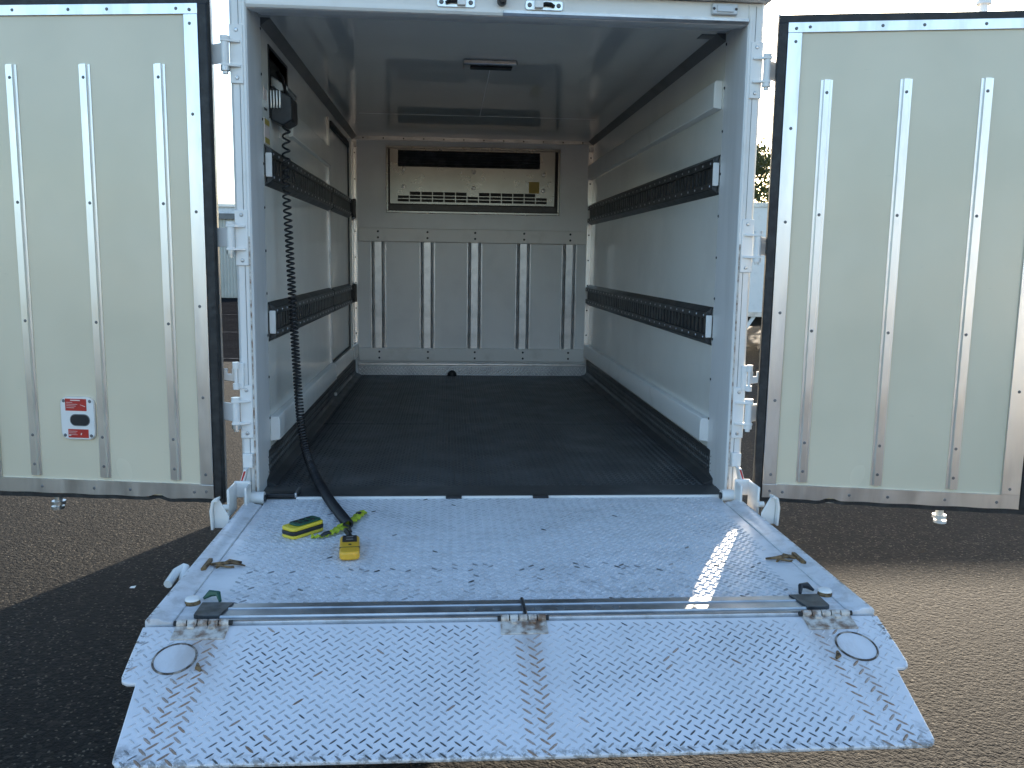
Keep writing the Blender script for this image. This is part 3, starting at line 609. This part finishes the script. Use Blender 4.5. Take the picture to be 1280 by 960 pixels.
pr.add([(.462, .0072, .210), (.466, .0072, .210), (.464, .0072, .218), (.460, .0072, .216)], [(0, 1, 2, 3)])
pr.build('sticker_print', 'print', ld, kind='stuff', label='faint white print too small to read')
pr2 = MB()
for u, v in ((.428, .208), (.522, .208), (.428, .328), (.522, .328)): pr2.rivet((u, .006, v), (0, 1, 0), .006, .003)
pr2.build('plate_screws', 'greytrim', ld, kind='stuff')

# ---- tail lift platform
pf = BX(-.80, .80, -1.055, -.022, -.030, 0).build('lift_platform', 'plat', T, P, bevel=.003)
def wear_shade_p(x, y):
    w = .26 + random.uniform(-.10, .10) + .45 * max(0, vnoise(x * 1.3, y * 1.3) - .62) + (random.random() < .006) * .6  # constant base paints the shade on the raised bars, the rest is wear
    if -.78 > y > -.955: w += random.random() ** 4 * .35
    if abs(y + .715) < .03 and random.random() < .18: w += .45
    return min(1, w)
def skip_p(x, y): return (abs(abs(x) - .77) < .05 and y < -.60)
tread('tread', 'tread_w', pf, -.775, .775, -.955, -.03, wear_shade_p, skip=skip_p, ht=.0022, wd=.0086, ln=.0235)
for s in (-1, 1):
    a, b = sorted((s * .80, s * .862))
    MB().prism([(s * .800, -.03), (s * .862, -.03), (s * .862, .006), (s * .856, .012), (s * .832, .012), (s * .822, .006), (s * .800, .0035)], 'y', -1.06, -.10).build('side_rail', 'plat', pf, bevel=.002)
    if s < 0: MB().cyl((s * .872, -.74, -.02), (s * .878, -.70, .005), .012).tube([(s * .878, -.70, .004), (s * .893, -.725, .0), (s * .897, -.785, -.012)], .011, 10).build('side_handle', 'white', pf)
    # pocket with twisted rusty ring
    mb = MB(); cx, cy = s * .775, -.69
    mb.tube([(cx + .035 * math.cos(t), cy + .016 * math.sin(t), .007 + .004 * math.sin(2 * t)) for t in np.linspace(0, 5.6, 18)], .0030, 7)
    mb.tube([(cx - .045, cy + .006, .004), (cx - .015, cy - .010, .012), (cx + .02, cy + .004, .010), (cx + .055, cy - .006, .004)], [.003, .005, .005, .002], 7)
    mb.tube([(cx - .02, cy - .015, .003), (cx + .01, cy + .012, .014), (cx + .04, cy + .02, .004)], .0035, 6)
    mb.build('tie_ring', 'brass', pf)
    MB().prism([(s * .815, -.66), (s * .825, -.66), (s * .825, -.74), (s * .815, -.73)], 'z', .0, .014).build('rust_lug', 'brass', pf)
    # flap stop: a pale rubber button on a brass collar with a wire clip
    cx, cy = s * .788, -.945
    MB().tube([(cx, cy, 0), (cx, cy, .010)], [.019, .017], 14).build('stop_collar', 'brass', pf)
    MB().tube([(cx, cy, .010), (cx, cy, .014), (cx, cy, .017)], [.018, .017, .011], 16).build('stop_button', 'white', pf)
    MB().tube([(cx - s * .02, cy + .02, .004), (cx - s * .035, cy + .03, .014), (cx - s * .055, cy + .022, .016), (cx - s * .065, cy, .005)], [.003, .009, .007, .004], 7).build('stop_clip', 'green' if s < 0 else 'plastic', pf)
    MB().prism([(s * .685, -.965), (s * .760, -.962), (s * .760, -1.035), (s * .745, -1.044), (s * .700, -1.044)], 'z', .0, .0105).build('end_plate', 'darkplate', pf, bevel=.001, label='dark scuffed end plate of the slide bar')
bp_ = [(-.962, 0), (-.964, .006), (-.990, .006), (-.992, .009), (-.996, .009), (-.998, .006), (-1.034, .005), (-1.036, .008), (-1.040, .008), (-1.042, .004), (-1.054, .003), (-1.054, 0)]
MB().prism(bp_, 'x', -.700, .006).build('slide_bar', 'alud', pf); MB().prism(bp_, 'x', .012, .700).build('slide_bar', 'alud', pf)
bt = MB()
for x in (-.115, -.055, -.005 + .05, .10, .19, .235): bt.tube([(x, -1.016, .0050), (x, -1.016, .0066)], [.011, .009], 10)
bt.build('bar_bolts', 'greytrim', pf, kind='stuff')
MB().tube([(.009, -.955, .003), (.009, -.97, .011), (.010, -1.03, .011), (.012, -1.065, .004)], .0045, 7).build('strap', 'plastic', pf)
# brackets at the truck end of the platform, and the lift gear and added light block underneath
for s in (-1, 1):
    cbk = MB().box(*sorted((s * .842, s * .850)), -.135, -.075, -.02, .070).box(*sorted((s * .888, s * .897)), -.175, -.075, -.02, .076).box(*sorted((s * .842, s * .897)), -.075, -.066, .020, .078).build('lift_bracket', 'white', T, P, bevel=.004)
    MB().cyl((s * .80, -.055, .014), (s * .842, -.055, .014), .022, 14).build('pivot', 'white', cbk); MB().cyl((s * .795, -.055, .014), (s * .80, -.055, .014), .012, 10).build('pivot_bolt', 'plastic', cbk)
    MB().cyl((s * .885, -.19, .02), (s * .905, -.19, .02), .010, 10).build('bracket_pin', 'white', cbk)
    gs = MB().prism([(s * .862, -.02), (s * .908, -.02), (s * .910, .045), (s * .905, .070), (s * .893, .072), (s * .864, .018)], 'y', -.285, -.277).build('lift_gusset', 'white', T, P, bevel=.002)
    MB().prism([(s * .908, -.02), (s * .915, -.02), (s * .918, .040), (s * .911, .073), (s * .893, .080), (s * .892, .072), (s * .905, .069), (s * .911, .040)], 'y', -.305, -.268).build('gusset_flange', 'white', gs, bevel=.001)
    lk = MB().prism([(s * .856, .115), (s * .866, .115), (s * .884, .055), (s * .880, .040), (s * .872, .040)], 'y', -.065, -.024).build('lift_link', 'white', T, P, bevel=.002)
    MB().prism([(s * .858, .110), (s * .865, .110), (s * .880, .062), (s * .877, .058)], 'y', -.0665, -.0655).build('reflector', 'red', lk)
    BX(*sorted((s * .880, s * .885)), .06, .40, -.55, -.2).build('mud_flap', 'rubber', lk)
    la = MB().prism([(-.10, -.06), (-.10, -.02), (-.60, -.032), (-.60, -.075), (-.15, -.16), (.3, -.55), (.36, -.50)], 'x', *sorted((s * .46, s * .52))).build('lift_arm', 'chassis', T, P)
BX(-.46, .46, .18, .30, -.82, -.18).build('underbody_light_block', 'chassis', T, P, bevel=.01)  # unseen closed panel, added to keep sun off the ground below the flap
BX(-.85, .85, .14, .18, -.50, -.40).build('underrun_bar', 'chassis', T, P, bevel=.006)
for x in (-.5, 0, .5): BX(x - .03, x + .03, -1.04, -.03, -.07, -.031).build('stiffener', 'chassis', T, P)
# ---- the flap
fa = .2184
half = [(0, .004), (.735, .004), (.862, .004), (.857, -.085), (.851, -.165), (.846, -.180), (.834, -.187), (.815, -.188), (.790, -.385), (.787, -.401), (.778, -.411), (.764, -.415), (0, -.417)]
poly = half + [(-x, y) for x, y in half[::-1] if x > 0]
def in_flap(x, y):
    ax = abs(x); lim = .862 + (y / -.18) * -.012 if y > -.18 else .815 + (-.188 - y) / .2 * -.026
    if ax > lim - .011 or y < -.413: return False
    if (ax - .758) ** 2 / .045 ** 2 + (y + .112) ** 2 / .052 ** 2 < 1: return False
    if ax < .062 and y > -.052: return False
    if .655 < ax < .79 and y > -.05: return False
    return True
fp = MB().prism(poly, 'z', -.010, 0).build('lift_flap', 'flap', T, (0, -1.077, FZ - .002), rot=(fa, 0, 0), bevel=.003)
def rust_f(x, y):
    d = min(abs(x + .012), abs(x - .024), abs(abs(x) - .69), abs(abs(x) - .735))
    return random.uniform(.55, 1) if d < .0105 else (random.random() < .006) * .6
def wear_f(x, y):
    w = .70 + .40 * (vnoise(x * 1.1 + 1, y * 2.3) - .5) + random.uniform(-.12, .12) + (random.random() < .07) * .4
    if abs(x) > .62: w *= .5
    if y < -.36: w += .25
    if abs(x) < .10: w *= .55
    return max(.05, min(1, w))
tread('tread', 'tread_w', fp, -.858, .858, -.414, -.008, wear_f, inside=in_flap, ht=.0016, wd=.0040, ln=.0210, rust=rust_f)
def hinge(cx, w, parent):
    mb = MB(); seg = w / 5
    for k in range(5): mb.cyl((cx - w / 2 + k * seg + .0015, .006, .006), (cx - w / 2 + (k + 1) * seg - .0015, .006, .006), .0085, 12)
    o = mb.build('hinge_barrel', 'rustwhite', parent)
    MB().cyl((cx - w / 2 - .006, .006, .006), (cx + w / 2 + .006, .006, .006), .006, 10).build('hinge_pin', 'chassis', parent)
    BX(cx - w / 2, cx + w / 2, -.048, .0, .0, .0035).build('hinge_leaf', 'rustwhite', parent, bevel=.001)
    for k in (1, 3): BX(cx - w / 2 + k * seg + .004, cx - w / 2 + (k + 1) * seg - .004, -.014, .004, .0035, .010).build('hinge_tab', 'rustwhite', parent, bevel=.001)
hinge(.004, .108, fp); hinge(-.728, .118, fp); hinge(.733, .118, fp)
for s in (-1, 1):
    ring = [(s * .758 + .044 * math.cos(t), -.112 + .050 * math.sin(t), .0008) for t in np.linspace(0, 2 * math.pi, 33)]
    MB().tube(ring, .0026, 6, cap=False).build('disc_rim', 'rustdark', fp)
    MB().prism([(s * .758 + .042 * math.cos(t), -.112 + .048 * math.sin(t)) for t in np.linspace(0, 2 * math.pi, 32, endpoint=False)], 'z', -.002, .0012).build('cover_disc', 'flap', fp)
    MB().tube([(s * .705, -.13, .001), (s * .700, -.148, .005), (s * .692, -.155, .002)], [.003, .006, .003], 6).build('disc_clip', 'brass', fp)

# ================================================================== LOOSE THINGS
# wired hand control lying on the platform, its coiled lead hanging from the wall holder
wc = thing('wired_hand_control', 'yellow wired lift control with black coiled cable lying on the tread plate', 'remote control', (-.452, -.585, FZ + .002))
O = Vector((-.452, -.585, FZ + .002))
rz = math.radians(-6)
bd = MB().prism(rrect(0, 0, .056, .155, .016), 'z', .0, .024).build('body', 'yellow', wc, (0, 0, .001), -rz, bevel=.006, seg=3)
BX(-.0205, .0205, .012, .068, .0241, .0265).build('keypad', 'plastic', bd, bevel=.003)
for y in (.052, .030): BX(-.010, .010, y - .002, y + .002, .0265, .0272).build('key_mark', 'alud', bd)
MB().prism(rrect(0, -.032, .0568, .003, .001), 'z', .004, .0246).build('seam', 'plastic', bd)
MB().cyl((.001, -.010, .023), (.001, -.010, .0252), .0045, 10).build('screw', 'plastic', bd)
MB().tube([(.0, .075, .016), (-.002, .10, .018), (-.01, .125, .02)], [.010, .008, .008], 10).build('strain_relief', 'plastic', bd)
path = [(-.795, .48, 1.345), (-.797, .472, 1.22), (-.798, .466, 1.082), (-.790, .46, .90), (-.784, .455, .74), (-.778, .45, .59), (-.762, .42, .341), (-.745, .375, .20), (-.722, .325, .11), (-.690, .25, .055), (-.650, .14, .028), (-.618, .04, .022), (-.575, -.10, .020), (-.535, -.22, .020), (-.495, -.335, .020), (-.478, -.385, .020)]
pts = [Vector(p) for p in path]
def cr_pt(i, t):
    p0, p1, p2, p3 = pts[max(i - 1, 0)], pts[i], pts[min(i + 1, len(pts) - 1)], pts[min(i + 2, len(pts) - 1)]
    return .5 * ((2 * p1) + (-p0 + p2) * t + (2 * p0 - 5 * p1 + 4 * p2 - p3) * t * t + (-p0 + 3 * p1 - 3 * p2 + p3) * t ** 3)
cv = [cr_pt(i, k / 40) for i in range(len(pts) - 1) for k in range(40)] + [pts[-1]]
arc = [0.]
for a, b in zip(cv, cv[1:]): arc.append(arc[-1] + (b - a).length)
def at(s):
    j = min(max(int(np.searchsorted(arc, s)), 1), len(cv) - 1); t = (s - arc[j - 1]) / max(arc[j] - arc[j - 1], 1e-9); return cv[j - 1].lerp(cv[j], t)
def pitch_at(s):
    return float(np.interp(s, [0, .25, .45, .8, 1.1, 1.35, 1.6, 1.9, 2.4], [.038, .030, .020, .0150, .0125, .0108, .0092, .0088, .0088]))
coil = []; s_, ph = 0., 0.; nrm = Vector((1, 0, 0))
while s_ < arc[-1] - .002:
    p = at(s_); t = (at(s_ + .006) - at(max(s_ - .006, 0))).normalized(); nrm = (nrm - t * nrm.dot(t)).normalized(); bn = t.cross(nrm)
    rr = .0135 if s_ > .02 else .004 + .0095 * s_ / .02
    coil.append(p + (nrm * math.cos(ph) + bn * math.sin(ph)) * rr + Vector((0, 0, FZ)))
    dph = 2 * math.pi / 14; ph += dph; s_ += pitch_at(s_) / 14
e = pts[-1] + Vector((0, 0, FZ)); endp = O + Vector((-.010, .125, .02))
coil += [e.lerp(endp, .3), e.lerp(endp, .7), endp]
MB().tube([c - O for c in coil], .0041, 6).build('coiled_cable', 'plastic', wc, smooth=60)

# wireless handset with a lime lanyard
hr = thing('wireless_handset', 'yellow and black handset with green keypad and lime green lanyard', 'remote control', (-.612, -.412, FZ + .002))
hr.scale = (.92, .92, .92)
hz = math.radians(50)
b0 = MB().prism(rrect(0, 0, .135, .066, .016), 'z', .0, .011).build('base_shell', 'yellow2', hr, (0, 0, 0), hz, bevel=.003)
MB().prism(rrect(0, 0, .137, .068, .018), 'z', .0112, .024).build('bumper', 'plastic', b0, bevel=.003)
MB().prism(rrect(0, 0, .134, .065, .016), 'z', .0242, .037).build('top_shell', 'yellow2', b0, bevel=.004)
MB().prism(rrect(.010, 0, .105, .052, .014), 'z', .0365, .0435).build('keypad', 'green', b0, bevel=.003)
for i in range(3):
    for j in (-1, 1): MB().cyl((-.020 + i * .026, j * .011, .043), (-.020 + i * .026, j * .011, .0455), .0075, 12).build('key', 'plastic', b0)
BX(-.066, -.062, -.018, .018, .015, .021).build('nose', 'brass', b0)
# lanyard: crumpled folded webbing
lp = [(.035, -.045, .004), (.060, -.055, .006), (.085, -.038, .008), (.105, -.010, .012), (.125, .030, .015), (.140, .075, .012), (.155, .125, .010), (.168, .175, .014), (.178, .210, .010)]
ws = [.006, .007, .010, .016, .018, .015, .016, .018, .015]
vs = []; fs = []
N = 48
L3 = [Vector(p) for p in lp]
for i in range(N + 1):
    f = i / N * (len(lp) - 1); k = min(int(f), len(lp) - 2); t = f - k; p = L3[k].lerp(L3[k + 1], t); d = (L3[k + 1] - L3[k]).normalized(); n_ = Vector((-d.y, d.x, 0)); w = ws[k] * (1 - t) + ws[k + 1] * t
    j1, j2 = .004 * math.sin(i * 1.9), .004 * math.sin(i * 1.3 + 1); th_ = .0035 + .002 * math.sin(i * .9)
    vs += [p + n_ * w + Vector((0, 0, j1 - .002)), p + Vector((0, 0, .006 + j2)), p - n_ * w + Vector((0, 0, -j1 - .002)), p + Vector((0, 0, -th_))]
fs = [(4 * i + a, 4 * i + (a + 1) % 4, 4 * i + 4 + (a + 1) % 4, 4 * i + 4 + a) for i in range(N) for a in range(4)] + [(3, 2, 1, 0), (4 * N, 4 * N + 1, 4 * N + 2, 4 * N + 3)]
ly = MB().add(vs, fs).build('lanyard', 'lime', hr, smooth=25)
MB().tube([(.066, -.052, .006), (.078, -.044, .012), (.088, -.034, .012), (.094, -.03, .008)], [.006, .008, .008, .005], 8).build('cord_clip', 'plastic', ly)
BX(-.010, .010, -.006, .006, 0, .006).build('cord_clip', 'plastic', ly, (.166, .160, .018), .9, bevel=.002)

# a scrap of paper on the ground to the left
sp = MB().add([(-.03, -.02, .002), (.03, -.025, .003), (.035, .02, .012), (-.028, .022, .004), (-.03, -.02, .0005), (.03, -.025, .0005), (.035, .02, .010), (-.028, .022, .002)], [(0, 1, 2, 3), (4, 7, 6, 5), (0, 4, 5, 1), (1, 5, 6, 2), (2, 6, 7, 3), (3, 7, 4, 0)]).build('paper_scrap', 'white', None, (-1.87, 1.62, .002), smooth=0); sp.scale = (.45, .45, .6)
tag(sp, 'tiny white scrap of paper on the shaded asphalt at left', 'litter')
